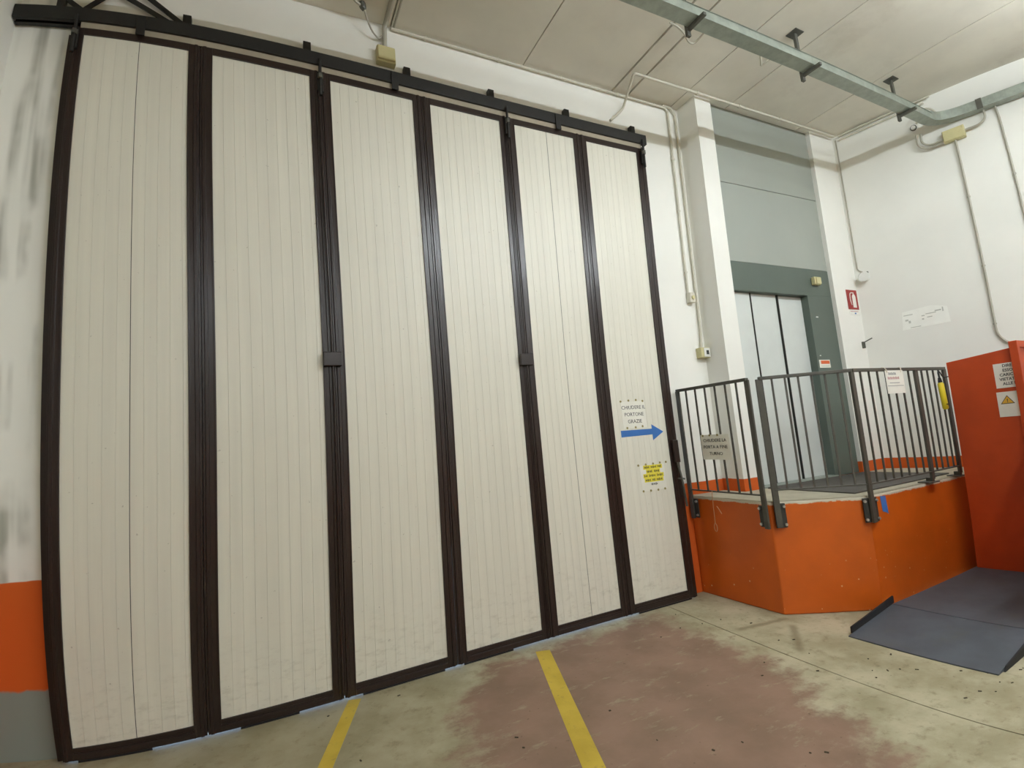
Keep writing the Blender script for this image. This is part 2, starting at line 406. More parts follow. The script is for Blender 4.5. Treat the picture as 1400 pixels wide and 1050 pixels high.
# ------------------------------------------------------------------ folding gate: six leaves
LW = .80; ZT = 4.585; ZB = .014
slat_meshes = {}
def slat_mesh(w, h):
    k = round(w, 4)
    if k not in slat_meshes:
        c = .0009; a = w / 2
        prof = [(-a, .012), (-a, c), (-a + c, 0), (a - c, 0), (a, c), (a, .012)]
        n = len(prof); vs = [(x, y, 0) for x, y in prof] + [(x, y, h) for x, y in prof]
        fs = [tuple(range(n)), tuple(range(n, 2 * n))[::-1]] + [(i, n + i, n + (i + 1) % n, (i + 1) % n) for i in range(n)]
        me = bpy.data.meshes.new('slat'); me.from_pydata(vs, [], fs); me.update()
        bm = bmesh.new(); bm.from_mesh(me); bmesh.ops.recalc_face_normals(bm, faces=bm.faces); bm.to_mesh(me); bm.free()
        me.materials.append(MT['slat']); slat_meshes[k] = me
    return slat_meshes[k]
def stile(parent, x0, x1, inner):
    """steel stile: flat tube with a raised rib on the side of the seam and a small lip along the panel"""
    w = x1 - x0
    pts = [(0, .05), (0, .004), (w * .18, .004), (w * .22, -.004), (w * .46, -.004), (w * .50, .002), (w * .86, .002), (w * .88, .0), (w, .0), (w, .05)]
    if not inner: pts = [(w - a, b) for a, b in pts]
    return MB().extrude((x0, 0, ZB), X, Y, pts, ZT - ZB).build('stile', 'brown', parent, bevel=.0015)
leaf_words = ['leftmost white slatted gate leaf in brown frame with a centre joint',
              'second white slatted gate leaf from the left in dark brown frame',
              'third white slatted gate leaf from the left, below the beige junction box',
              'fourth white slatted gate leaf from the left in dark brown frame',
              'fifth white gate leaf from the left, with a thin centre joint',
              'rightmost white gate leaf, the one with paper notices and blue arrow']
leaves = []
for i in range(6):
    xa = .015 if i == 0 else i * LW + .002
    xb = 4.822 if i == 5 else (i + 1) * LW - .002
    L = thing('door_%d' % (i + 1), ((xa + xb) / 2, .025, ZB), leaf_words[i], 'gate leaf', kind='structure'); leaves.append(L)
    xl = .078 if i == 0 else i * LW + .076
    xr = 4.712 if i == 5 else (i + 1) * LW - .074
    stile(L, xa, xl, True); stile(L, xr, xb, False)
    MB().box(xl, xr, .0, .05, 4.532, ZT).build('top_rail', 'brown', L, bevel=.002)
    MB().extrude((xl, 0, 0), Y, Z, [(.05, ZB), (.002, ZB), (-.004, ZB + .004), (-.004, .050), (.004, .054), (.004, .062), (.0, .066), (.0, .088), (.05, .088)], xr - xl).build('bottom_rail', 'brown', L, bevel=.001)
    box('backing_sheet', 'slat', L, xl, xr, .026, .045, .088, 4.532)
    x = xl; w = .0685; k = 0
    while x < xr - .012:
        ww = min(w, xr - x); gap = .0005
        if i in (0, 4) and k == 5:
            box('panel_joint', 'seam', L, x - .0005, x + .0038, .012, .026, .088, 4.532); x += .0033; ww = min(w, xr - x)
        inst(slat_mesh(ww - gap, 4.444), 'slat', (x + ww / 2, .010, .088), L); x += ww; k += 1
    for a, b in {0: ((.1, .5),), 1: ((.98, 1.32),), 2: ((1.72, 2.30),), 3: ((2.45, 2.86),), 5: ((4.12, 4.75),)}.get(i, ()):
        box('bottom_seal', 'rubber', L, a, b, .004, .016, 0, ZB)
    # dark cover strip behind the seam to the next leaf (short at the third seam, where daylight shows)
    if i < 5: box('cover_strip', 'brown', L, xb - .03, xb + .022, .0505, .056, .85 if i == 2 else ZB, ZT)
    # roller hanger on every second seam
    hx = {0: .03, 1: 1.6, 3: 3.19, 5: 4.775}.get(i)
    if hx is not None:
        h = MB().box(hx - .022, hx + .022, -.030, .0, 4.40, 4.56).build('roller_hanger', 'track', L, bevel=.004)
        MB().tube([(hx, -.035, 4.36), (hx, -.035, 4.66)], .012, 8).build('hanger_bolt', 'track', h, smooth=True)
        MB().tube([(hx, -.035, 4.50), (hx, -.035, 4.535)], .021, 6).build('nut', 'galv_dark', h)
    if i in (1, 3):
        bx = (i + 1) * LW
        lt = MB().box(bx - .075, bx + .05, -.040, -.004, 2.27, 2.375).build('latch', 'brown', L, bevel=.006)
        MB().tube([(bx - .01, -.022, 2.375), (bx - .01, -.022, 4.40)], .008, 8).build('latch_rod', 'brown', lt, smooth=True)
        MB().tube([(bx - .01, -.022, .05), (bx - .01, -.022, 2.27)], .008, 8).build('latch_rod', 'brown', lt, smooth=True)
    if i == 5:
        lk = MB().box(4.74, 4.80, -.035, .0, 1.28, 1.50).build('lock_case', 'brown', L, bevel=.006)
        MB().tube(arc([(4.77, -.02, 1.28), (4.775, -.05, 1.10), (4.79, -.05, .86)], .05), .011, 8).build('lock_lever', 'rail', lk, smooth=True)
        MB().tube([(4.74, -.03, 1.13), (4.80, -.06, 1.12)], .008, 8).build('lever_pin', 'rail', lk)

fr = thing('gate_surround', (2.4, .075, 0), 'dark brown steel surround behind the folding gate leaves', 'door frame')
box('jamb', 'brown', fr, -.03, .03, .058, .0985, 0, 4.56); box('jamb', 'brown', fr, 4.80, 4.86, .058, .0985, 0, 4.56)
box('header', 'brown', fr, .03, 4.80, .058, .0985, 4.49, 4.555)

tr = thing('gate_track', (2.2, .03, 4.63), 'black overhead sliding track with tabs above the folding gate', 'track')
ch = MB().box(-.405, 4.85, -.015, .0, 4.632, 4.735).box(-.405, 4.85, .0, .085, 4.725, 4.735).box(-.405, 4.85, .07, .085, 4.632, 4.725)
ch.box(-.405, 4.85, .0, .022, 4.632, 4.640).box(-.405, 4.85, .048, .07, 4.632, 4.640)
ch.build('channel', 'track', tr, bevel=.002)
box('skirt_strip', 'skirt', tr, .05, 4.78, .004, .010, ZT + .001, 4.640)
for x in (-.12, .70, 1.52, 2.31, 3.09, 3.91, 4.74):
    MB().box(x - .028, x + .028, .05, .098, 4.735, 4.86).build('wall_tab', 'track', tr, bevel=.002)
for x in (.425, 2.18, 3.75):
    MB().box(x - .028, x + .028, -.026, -.015, 4.57, 4.72).build('drop_bracket', 'track', tr, bevel=.002)
for p, q in (((.30, 4.93), (.59, 4.77)), ((.44, 4.955), (.67, 4.78)), ((-.11, 4.875), (.03, 4.77)), ((.15, 4.90), (.03, 4.77))):
    d = Vector((q[0] - p[0], 0, q[1] - p[1])) * .9
    MB().bar((p[0] - d.x, .06, p[1] - d.z), (q[0], .06, q[1]), .012, .035).build('brace', 'track', tr)

# ------------------------------------------------------------------ notices on the rightmost leaf
yf = .0095
def pins(parent, pts, o=(0, 0, 0), r=X, n=-Y):
    for a, b in pts:
        c = Vector(o) + Vector(r) * a + Z * b
        MB().tube([c, c + Vector(n) * .003], .011, 7).build('tape_tab', 'pin', parent)
s = thing('paper_notice', (4.33, yf, 1.64), 'white paper notice above the blue arrow on the gate', 'notice')
box('sheet', 'paper', s, 4.19, 4.475, yf - .0015, yf, 1.645, 1.905)
for k, t_ in enumerate(('CHIUDERE IL', 'PORTONE', 'GRAZIE')):
    text(t_, 'lettering', 'ink', s, (4.335, yf - .002, 1.845 - .068 * k), X, Z, .050)
pins(s, [(4.19, 1.908), (4.285, 1.915), (4.375, 1.918), (4.455, 1.905), (4.235, 1.650), (4.335, 1.652), (4.42, 1.658)], (0, yf - .001, 0))
ar = MB().extrude((0, yf, 0), X, Z, [(4.155, 1.565), (4.53, 1.572), (4.53, 1.515), (4.668, 1.592), (4.53, 1.670), (4.53, 1.628), (4.155, 1.628)], .0015).build('arrow_sticker', 'blue')
tag(ar, 'blue arrow sticker pointing right on the gate', 'sticker')
s = thing('paper_notice', (4.48, yf, 1.03), 'white notice with yellow highlighted lines low on the gate', 'notice')
box('sheet', 'paper', s, 4.325, 4.625, yf - .0015, yf, 1.045, 1.285)
for k, (words, w) in enumerate((((.9, 1.0, .6), .115), ((.8, .8), .085), ((.5, 1.0, .9), .125), ((.9, .5, 1.0), .115), ((.9,), .045))):
    zc = 1.262 - .040 * k
    if k < 4: box('highlight', 'hilite', s, 4.48 - w, 4.48 + w, yf - .0022, yf - .0015, zc - .0195, zc + .0195)
    mb = MB(); x = 4.48 - w * .9; unit = w * 1.8 / (sum(words) + .25 * (len(words) - 1))
    for q_ in words:                                   # print too small to read: strokes the size of the letters
        n_ = max(2, round(q_ * unit / .013))
        for j in range(n_):
            a = x + q_ * unit * j / n_; h_ = .007 + .002 * ((j * 7 + k) % 3)
            mb.box(a, a + q_ * unit / n_ * .62, yf - .0030, yf - .0024, zc - h_, zc + h_ - .002 * (j % 2))
        x += (q_ + .25) * unit
    mb.build('printed_line', 'ink', s)['kind'] = 'stuff'
pins(s, [(4.31, 1.288), (4.40, 1.290), (4.49, 1.292), (4.575, 1.295), (4.65, 1.295), (4.335, 1.045), (4.425, 1.043), (4.515, 1.042), (4.60, 1.045)], (0, yf - .001, 0))

# ------------------------------------------------------------------ railings
def railing_run(parent, p, q, outn, nbal, posts, z_top=2.01, z_bot=1.03, bottom=True, skip_start=False):
    p, q = Vector(p), Vector(q); d = (q - p).normalized()
    MB().bar(p + Z * (z_top - .014), q + Z * (z_top - .014), .04, .028).build('top_rail', 'rail', parent, bevel=.003)
    MB().bar(p + Z * z_bot, q + Z * z_bot, .03, .012).build('bottom_rail', 'rail', parent, bevel=.002)
    for k in range(nbal):
        c = p + (q - p) * ((k + 1) / (nbal + 1))
        MB().obox(c + Z * ((z_top + z_bot) / 2 - .01), d * .0065, outn * .0065, Z * ((z_top - z_bot) / 2 - .01)).build('baluster', 'rail', parent)
def post(parent, c, d, n, z0, z1=1.99, w=.042):
    return MB().obox(Vector(c) + Z * (z0 + z1) / 2, d * w / 2, n * .011, Z * (z1 - z0) / 2).build('post', 'rail', parent, bevel=.003)
def foot(parent, c, d, n, side, z0=.715, z1=.915):
    """side-mounted plate with two bolts, beside the post"""
    c = Vector(c)
    pl = MB().obox(c + d * .028 * side - n * .012 + Z * (z0 + z1) / 2, d * .040, n * .006, Z * (z1 - z0) / 2).build('mounting_plate', 'bracket', parent, bevel=.002)
    for z in (z0 + .025, z1 - .025):
        a = c + d * .055 * side - n * .006 + Z * z
        MB().tube([a, a + n * .014], .012, 6).build('bolt', 'bolt', pl)
nA = Vector((-1, 0, 0)); dA = Vector((0, -1, 0))
ra = thing('railing', (4.95, -.36, .72), 'short grey metal railing beside the gate, hung with a paper notice', 'railing')
xA = 4.955
railing_run(ra, (xA, .055, 0), (xA, -.765, 0), nA, 6, (), z_bot=.995)
for y, sd in ((.05, -1), (-.76, 1)):
    post(ra, (xA, y, 0), dA, nA, .715); foot(ra, (xA, y, 0), dA, nA, -sd, .725, .905)
dB = (Vector((*PC, 0)) - Vector((*PB, 0))).normalized(); nB = Vector((dB.y, -dB.x, 0))
dC = X.copy(); nC = Vector((0, -1, 0))
rb = thing('railing', (6.1, -1.19, .72), 'long grey metal railing bent round the platform corner before the lift', 'railing')
b0 = Vector((*PB, 0)) + nB * .032 + dB * .055; bc = Vector((*PC, 0)) + nB * .034 + nC * .0 + dB * .012
bc = Vector((5.69, -1.200, 0)); b0 = Vector((5.03, -.745, 0)) + nB * .032 + dB * .05
railing_run(rb, b0, bc, nB, 6, ())
post(rb, b0, dB, nB, .715, w=.05); foot(rb, b0, dB, nB, 1)
railing_run(rb, bc, (6.71, -1.200, 0), nC, 7, ())
railing_run(rb, (6.71, -1.200, 0), (7.255, -1.200, 0), nC, 4, ())
post(rb, bc, dC, nC, .715, w=.05); foot(rb, bc, dB, nB, -1); foot(rb, bc + dC * .015, dC, nC, 1)
post(rb, (6.71, -1.200, 0), dC, nC, .96, w=.055); post(rb, (7.255, -1.200, 0), dC, nC, .96, w=.055)
box('foot_plate', 'rail', rb, 6.64, 6.78, -1.225, -1.10, PZ, PZ + .01); MB().box(6.69, 6.73, -1.205, -1.15, PZ, .975).build('foot_stub', 'rail', rb)
box('foot_plate', 'rail', rb, 7.20, 7.31, -1.225, -1.10, PZ, PZ + .01); MB().box(7.235, 7.275, -1.205, -1.15, PZ, .975).build('foot_stub', 'rail', rb)

# notice on the short railing
s = thing('paper_notice', (4.935, -.35, 1.29), 'dull white paper notice tied to the short railing beside the gate', 'notice')
xn = 4.937
box('sheet', 'paper', s, xn, xn + .002, -.515, -.19, 1.295, 1.53)
for k, t_ in enumerate(('CHIUDERE LA', 'PORTA A FINE', 'TURNO')):
    text(t_, 'lettering', 'ink', s, (xn - .0015, -.35, 1.475 - .062 * k), -Y, Z, .043)
pins(s, [(.22, 1.522), (.30, 1.525), (.39, 1.525)], (xn, 0, 0), -Y, -X)
# notice on the long railing
s = thing('paper_notice', (6.3, -1.222, 1.77), 'white notice with faded red print tied to the long railing', 'notice')
box('sheet', 'paper', s, 6.15, 6.44, -1.224, -1.222, 1.775, 1.985)
for z_, x0_, n_, m_ in ((1.955, 6.20, 6, 'ink_pale'), (1.915, 6.18, 9, 'ink_red')):
    mb = MB()
    for j in range(n_): mb.box(x0_ + .021 * j, x0_ + .021 * j + .014, -1.2252, -1.2245, z_ - .012, z_ + .012 - .003 * (j % 2))
    mb.build('printed_line', m_, s)['kind'] = 'stuff'
box('printed_line', 'ink_pale', s, 6.20, 6.36, -1.2255, -1.2245, 1.868, 1.874); box('printed_line', 'ink_pale', s, 6.16, 6.42, -1.2255, -1.2245, 1.842, 1.847)
for x, dx in ((6.18, -.025), (6.40, .03)):
    MB().tube(arc([(x, -1.226, 1.965), (x + dx * .5, -1.228, 2.0), (x + dx, -1.20, 2.02), (x + dx, -1.175, 1.99)], .02), .004, 6).build('tie', 'tie', s)

# yellow pendant hanging by the end post
s = thing('pendant_control', (7.13, -1.225, 1.58), 'yellow pendant tool hanging on the long railing next to the hoist', 'tool')
MB().tube([(7.075, -1.24, 1.59), (7.075, -1.24, 1.605), (7.055, -1.24, 1.84), (7.055, -1.24, 1.855)], [.018, .026, .026, .016], 10).build('body', 'yellow_tool', s, smooth=True)
MB().tube([(7.055, -1.24, 1.855), (7.05, -1.24, 1.90)], [.020, .013], 8).build('cap', 'rubber', s)
MB().tube(arc([(7.05, -1.24, 1.89), (7.045, -1.235, 1.96), (7.10, -1.23, 1.965), (7.13, -1.235, 1.90), (7.25, -1.235, 1.91)], .04), .005, 6).build('cable', 'rubber', s)
box('ring_tag', 'rubber', s, 7.048, 7.094, -1.270, -1.264, 1.635, 1.645)
# cord hanging from the short railing
s = thing('hanging_cord', (4.925, -.235, .60), 'thin pale cord with a loop hanging from the short railing', 'cord')
MB().tube([(4.93, -.245, 1.0), (4.925, -.24, .86), (4.928, -.235, .76), (4.926, -.235, .70)], .0028, 5).build('strand', 'cord', s)
MB().tube([(4.926, -.235 + .018 * math.sin(a), .665 - .037 * math.cos(a + math.pi)) for a in [2 * math.pi * k / 14 for k in range(15)]], .0028, 5, False).build('loop', 'cord', s)
MB().tube([(4.925, -.28, .865), (4.925, -.30, .84), (4.927, -.325, .80)], .0032, 5).build('loose_end', 'cord', s)
# blue tape scrap
tp = MB().extrude((0, -1.1665, 0), X, Z, [(5.875, .905), (5.955, .90), (5.965, .745), (5.93, .765), (5.885, .775)], .0012).build('tape_scrap', 'blue')
tag(tp, 'torn scrap of blue tape on the orange platform side', 'tape')

# ------------------------------------------------------------------ steel ramp and hoist
rp = thing('access_ramp', (6.3, -1.77, 0), 'blue-grey folding access ramp lying on the floor before the hoist', 'ramp')
HR = .10
MB().extrude((0, -1.295, 0), X, Z, [(4.98, 0), (5.59, .0), (5.59, HR), (4.98, .008)], .95).build('sloped_plate', 'ramp', rp)
MB().box(5.600, 8.0, -2.245, -1.295, .0, HR).box(5.66, 7.2, -2.36, -2.246, .0, HR).build('deck_plate', 'ramp', rp)
MB().extrude((0, -1.285, 0), X, Z, [(5.03, .012), (5.03, .058), (5.62, .158), (5.62, .105)], .012).build('side_flange', 'rubber', rp)
MB().extrude((0, -2.247, 0), X, Z, [(5.05, .0), (8.0, .0), (8.0, .100), (5.60, .100), (5.08, .03)], .012).build('side_flange', 'rubber', rp)

hs = thing('goods_hoist', (7.5, -1.85, HR), 'orange sheet metal goods hoist enclosure with warning signs', 'hoist')
MB().extrude((7.06, 0, 0), Y, Z, [(-1.312, HR), (-1.312, 2.035), (-1.86, 2.085), (-1.86, HR)], .03).build('side_panel', 'hoist', hs, bevel=.003)
MB().box(7.02, 7.075, -1.90, -1.835, HR, 2.135).build('corner_post', 'hoist', hs, bevel=.004)
MB().box(7.075, 8.0, -1.90, -1.85, 2.075, 2.135).build('top_bar', 'hoist', hs, bevel=.004)
MB().box(7.075, 8.0, -1.90, -1.85, HR, .18).build('bottom_bar', 'hoist', hs, bevel=.004)
MB().box(7.945, 8.0, -1.90, -1.85, .18, 2.075).build('end_post', 'hoist', hs, bevel=.004)
MB().box(7.075, 7.945, -1.875, -1.86, .18, 2.075).build('gate_sheet', 'hoist', hs)
MB().box(6.16, 7.06, -2.315, -2.285, HR, 2.13).build('side_panel', 'hoist', hs, bevel=.003)
MB().box(5.68, 6.11, -2.315, -2.285, HR, 1.25).build('shade_panel', 'hoist', hs, bevel=.003)  # unseen low panel, added to shade the ramp deck and platform side
MB().box(6.11, 6.16, -2.33, -2.27, HR, 2.13).build('corner_post', 'hoist', hs, bevel=.004)
xs = 7.058
s = thing('hoist_notice', (xs, -1.76, 1.72), 'white printed notice on the orange hoist, above the warning triangle', 'notice')
box('sheet', 'paper', s, xs - .002, xs, -1.85, -1.678, 1.735, 1.955)
for k, t_ in enumerate(('DIRE', 'ESSO', 'CARICO', 'VIETATO', 'ALLE P')):
    text(t_, 'lettering', 'ink', s, (xs - .003, -1.785, 1.93 - .040 * k), -Y, Z, .036, bold=.0008)
s = thing('warning_notice', (xs, -1.75, 1.47), 'white notice with yellow warning triangle on the orange hoist', 'notice')
box('sheet', 'paper', s, xs - .002, xs, -1.83, -1.668, 1.478, 1.70)
MB().extrude((xs - .002, 0, 0), -Y, Z, [(1.69, 1.592), (1.80, 1.592), (1.745, 1.668)], .001).build('triangle_border', 'ink', s)
MB().extrude((xs - .003, 0, 0), -Y, Z, [(1.700, 1.598), (1.790, 1.598), (1.745, 1.659)], .0008).build('triangle', 'sign_yellow', s)
text('!', 'lettering', 'ink', s, (xs - .0042, -1.745, 1.618), -Y, Z, .046, bold=.001)

# ------------------------------------------------------------------ cable trays
ct = thing('cable_tray', (4.0, -1.245, 4.745), 'galvanised cable tray hung under the ceiling, parallel to the gate', 'cable tray')
tx0, tx1, ty0, ty1, tz0, tz1 = -.40, 7.90, -1.305, -1.19, 4.805, 4.88
box('bottom_sheet', 'galv', ct, tx0, tx1, ty0, ty1, tz0, tz0 + .003)
box('side_sheet', 'galv', ct, tx0, tx1, ty0 - .003, ty0, tz0, tz1); box('side_sheet', 'galv', ct, tx0, tx1, ty1, ty1 + .003, tz0, tz1)
box('cover', 'galv', ct, tx0, tx1, ty0 - .010, ty1 + .010, tz1, tz1 + .003)
for x in (-.0, 1.43, 2.86, 4.29, 5.74, 7.42):
    hg = MB().box(x - .020, x + .020, ty1 + .004, ty1 + .030, 4.735, ZC).build('hanger_post', 'galv_dark', ct, bevel=.003)
    box('ceiling_plate', 'galv_dark', hg, x - .06, x + .06, ty1 - .04, ty1 + .07, ZC - .008, ZC)
    MB().box(x - .016, x + .016, ty0 - .05, ty1 + .03, tz0 - .030, tz0 - .001).build('support_arm', 'galv_dark', hg, bevel=.003)
# elbow and run along the right wall
path = [Vector((7.90, -1.2475, 0))]
wl = rw(-1.62, 0, .075)
c1 = Vector((8.13, -1.2475, 0))
for k in range(1, 9):
    u = k / 8; path.append((1 - u) ** 2 * path[0] + 2 * u * (1 - u) * c1 + u * u * wl) if k else None
path.append(rw(-6.0, 0, .075))
def strip(pts, off, z0, z1, th, name, mat, parent):
    mb = MB(); P = []
    for i, p in enumerate(pts):
        d = (pts[min(i + 1, len(pts) - 1)] - pts[max(i - 1, 0)]).normalized(); n = Vector((-d.y, d.x, 0))
        P.append((p + n * (off - th / 2), p + n * (off + th / 2)))
    vs = []; fs = []
    for a, b in P: vs += [a + Z * z0, b + Z * z0, b + Z * z1, a + Z * z1]
    for i in range(len(P) - 1):
        for k in range(4): fs.append((i * 4 + k, i * 4 + (k + 1) % 4, i * 4 + 4 + (k + 1) % 4, i * 4 + 4 + k))
    fs += [(3, 2, 1, 0), tuple(len(vs) - 4 + k for k in range(4))]
    return mb.add(vs, fs).build(name, mat, parent)
c2 = thing('cable_tray', (8.3, -2.5, 4.80), 'galvanised cable tray with curved elbow fixed along the right wall', 'cable tray')
strip(path, 0, tz0, tz0 + .003, .115, 'bottom_sheet', 'galv', c2)
strip(path, .0575, tz0, tz1 + .03, .003, 'side_sheet', 'galv', c2); strip(path, -.0575, tz0, tz1 + .03, .003, 'side_sheet', 'galv', c2)
q = rw(-1.66, 0, .135); MB().obox(q + Z * (tz0 + .05), RD * .03, RN * .004, Z * .06).build('joint_plate', 'galv_dark', c2)

# ------------------------------------------------------------------ conduits and small fittings
def conduit(name, label, pts, r=.011, mat='conduit', rad=.06, clips=(), cat='conduit'):
    t = thing(name, pts[0], label, cat)
    MB().tube(arc(pts, rad), r, 8).build('pipe', mat, t, smooth=True)
    for c, a in clips:
        c = Vector(c); a = Vector(a).normalized(); MB().tube([c - a * .008, c + a * .008], r * 1.55, 8).build('clip', mat, t)
    return t
# box over the gate
jb = thing('junction_box', (2.14, .06, 4.84), 'beige junction box on the wall above the third gate leaf', 'junction box')
box('housing', 'box_beige', jb, 2.06, 2.215, .035, YW, 4.845, 4.985, .008); box('lid', 'box_beige', jb, 2.065, 2.21, .022, .035, 4.86, 4.98, .006)
conduit('conduit', 'thick grey conduit rising from the beige box above the gate to the ceiling', [(2.135, .065, 4.985), (2.14, .065, 5.19), (2.15, .02, 5.222), (2.17, -1.6, 5.222), (2.17, -4, 5.222)], .020, rad=.05)
conduit('conduit', 'thin conduit running under the ceiling joint behind the beige box', [(2.225, .075, 5.225), (2.225, -4, 5.228)], .009)
t = thing('cable', (1.94, -.05, 5.1), 'grey cable looping from a ceiling fitting to the wall box', 'cable')
MB().tube(arc([(1.955, -.05, 5.20), (1.975, -.03, 5.14), (2.03, .03, 5.08), (2.09, .07, 5.07), (2.115, .065, 5.10)], .05), .008, 6).build('lead', 'conduit', t, smooth=True)
MB().tube([(1.935, -.06, 5.24), (1.945, -.055, 5.205), (1.955, -.05, 5.19)], [.03, .026, .018], 8).build('gland', 'galv_dark', t)
MB().tube(arc([(1.93, -.06, 5.215), (1.87, -.09, 5.215), (1.80, -.20, 5.225), (1.78, -1.2, 5.228)], .06), .012, 6).build('feed', 'conduit', t, smooth=True)
conduit('conduit', 'long painted conduit along the wall top above the gate', [(2.20, .076, 5.205), (5.27, .076, 5.205), (5.30, .076, 5.17), (5.30, .076, 3.07)], .012, 'conduit_cream', .05,
        [((x, .076, 5.205), X) for x in (2.5, 3.2, 3.9, 4.6, 5.1)] + [((5.30, .076, z), Z) for z in (4.6, 4.0, 3.3)])
conduit('conduit', 'painted conduit down the inner corner to the switch box', [(5.22, .07, 5.222), (5.34, .07, 5.222), (5.405, .075, 5.16), (5.415, .075, 2.62), (5.39, .07, 2.46)], .012, 'conduit_cream', .06)
conduit('conduit', 'bent cream conduit crossing the ceiling above the lift', [(4.48, .085, 4.89), (4.56, .075, 4.96), (4.66, .075, 5.06), (4.60, -.16, 5.19), (4.575, -.225, 5.214), (7.86, -.225, 5.214)], .014, 'conduit_cream', .05,
        [((x, -.225, 5.214), X) for x in (5.45, 6.1, 6.8)])
conduit('conduit', 'upper of two conduits along the ceiling edge of the right wall', [tuple(rw(-.24, 5.214, .045)), tuple(rw(-1.22, 5.214, .045))], .012, 'conduit_cream')
conduit('conduit', 'lower of two conduits along the ceiling edge of the right wall', [tuple(rw(-.24, 5.172, .02)), tuple(rw(-1.15, 5.172, .02))], .012, 'conduit_cream')
conduit('conduit', 'dark grey hooked conduit end under the ceiling beside the cable tray', [(4.49, -.83, 5.226), (4.56, -.83, 5.222), (4.66, -.82, 5.195), (4.79, -.75, 5.185), (4.86, -.75, 5.19), (4.86, -.85, 5.20), (4.84, -.98, 5.21)], .009, rad=.05)
conduit('conduit', 'short white stub of conduit below the cable tray', [(5.62, -.88, 5.215), (5.765, -.775, 5.205), (5.78, -.90, 5.215)], .010, 'conduit_cream', .01)
sx = thing('sensor_box', (5.325, .08, 2.95), 'small cream box ending the conduit on the wall right of the gate', 'junction box')
box('housing', 'conduit_cream', sx, 5.285, 5.365, .04, YW, 2.955, 3.07, .01); MB().tube([(5.325, .041, 3.01), (5.325, .030, 3.01)], .022, 10).build('lens', 'box_beige', sx)
sw = thing('switch_box', (5.40, .07, 2.34), 'beige key switch box on the wall beside the lift shaft', 'switch')
box('housing', 'box_beige', sw, 5.335, 5.465, .03, YW, 2.345, 2.455, .006); box('cover', 'plastic_white', sw, 5.375, 5.462, .024, .03, 2.352, 2.448, .003)
MB().box(5.405, 5.435, .018, .024, 2.378, 2.422).build('key_slot', 'ink', sw)
# right wall fittings
q = rw(-.27, 3.30)
sr = thing('alarm_sounder', tuple(q), 'small white alarm sounder on a bracket in the wall corner', 'sounder')
MB().obox(q + RN * .012 + Z * .06, RD * .035, RN * .012, Z * .012).build('bracket', 'galv_dark', sr)
MB().tube([q + RN * .005, q + RN * .05, q + RN * .085, q + RN * .10], [.045, .05, .066, .055], 12).build('horn', 'plastic_white', sr, smooth=True)
conduit('cable', 'thin grey cable running down the wall corner to the alarm sounder', [tuple(rw(-.20, 5.19, .012)), tuple(rw(-.20, 3.42, .012)), tuple(rw(-.26, 3.37, .012))], .007, rad=.03, cat='cable')
q = rw(-1.36, 4.655)
rj = thing('junction_box', tuple(q), 'beige junction box under the tray on the right wall', 'junction box')
MB().obox(q + RN * .035, RD * .11, RN * .033, Z * .07).build('housing', 'box_beige', rj, bevel=.008); MB().obox(q + RN * .074, RD * .103, RN * .006, Z * .063).build('lid', 'box_beige', rj, bevel=.004)
def rwp(*L): return [tuple(rw(y, z, o)) for y, z, o in L]
conduit('conduit', 'curved grey conduit looping from the tray corner to the right wall box', rwp((-1.06, 4.80, .06), (-1.05, 4.69, .05), (-1.12, 4.63, .04), (-1.25, 4.64, .04)), .012, rad=.05)
conduit('conduit', 'lower curved grey conduit looping from the tray corner to the right wall box', rwp((-1.02, 4.80, .07), (-1.01, 4.66, .05), (-1.10, 4.595, .04), (-1.25, 4.605, .04)), .012, rad=.06)
conduit('conduit', 'curved conduit linking the right wall box up to the tray', rwp((-1.47, 4.66, .04), (-1.60, 4.66, .04), (-1.68, 4.70, .05), (-1.68, 4.80, .06)), .013, rad=.06)
conduit('conduit', 'long conduit from the right wall box down behind the orange hoist', rwp((-1.36, 4.59, .03), (-1.36, 2.33, .02), (-1.45, 2.21, .02), (-1.9, 2.20, .02)), .012, rad=.10, clips=[(tuple(rw(-1.36, z, .022)), Z) for z in (3.9, 3.1, 2.45)])
conduit('conduit', 'long conduit dropping from the tray near the right edge', rwp((-1.79, 4.83, .04), (-1.80, 4.70, .02), (-1.80, .3, .02)), .012, rad=.05, clips=[(tuple(rw(-1.80, z, .022)), Z) for z in (4.0, 3.2)])
conduit('cable', 'pale cable loop rising above the tray corner on the right wall', rwp((-1.06, 4.90, .16), (-1.06, 5.02, .08), (-1.14, 5.10, .05), (-1.24, 5.03, .05), (-1.24, 4.90, .07)), .012, 'conduit_cream', .08, cat='cable')
MT_cap = rw(-1.0, 4.93, .0)
cp = thing('blanking_cap', tuple(MT_cap), 'round white cap on the right wall beneath the tray corner', 'wall cap')
MB().tube([MT_cap, MT_cap + RN * .03], [.028, .024], 10).build('cap', 'plastic_white', cp, smooth=True); MB().tube([MT_cap, MT_cap + RN * .012], .036, 10).build('rim', 'galv_dark', cp)
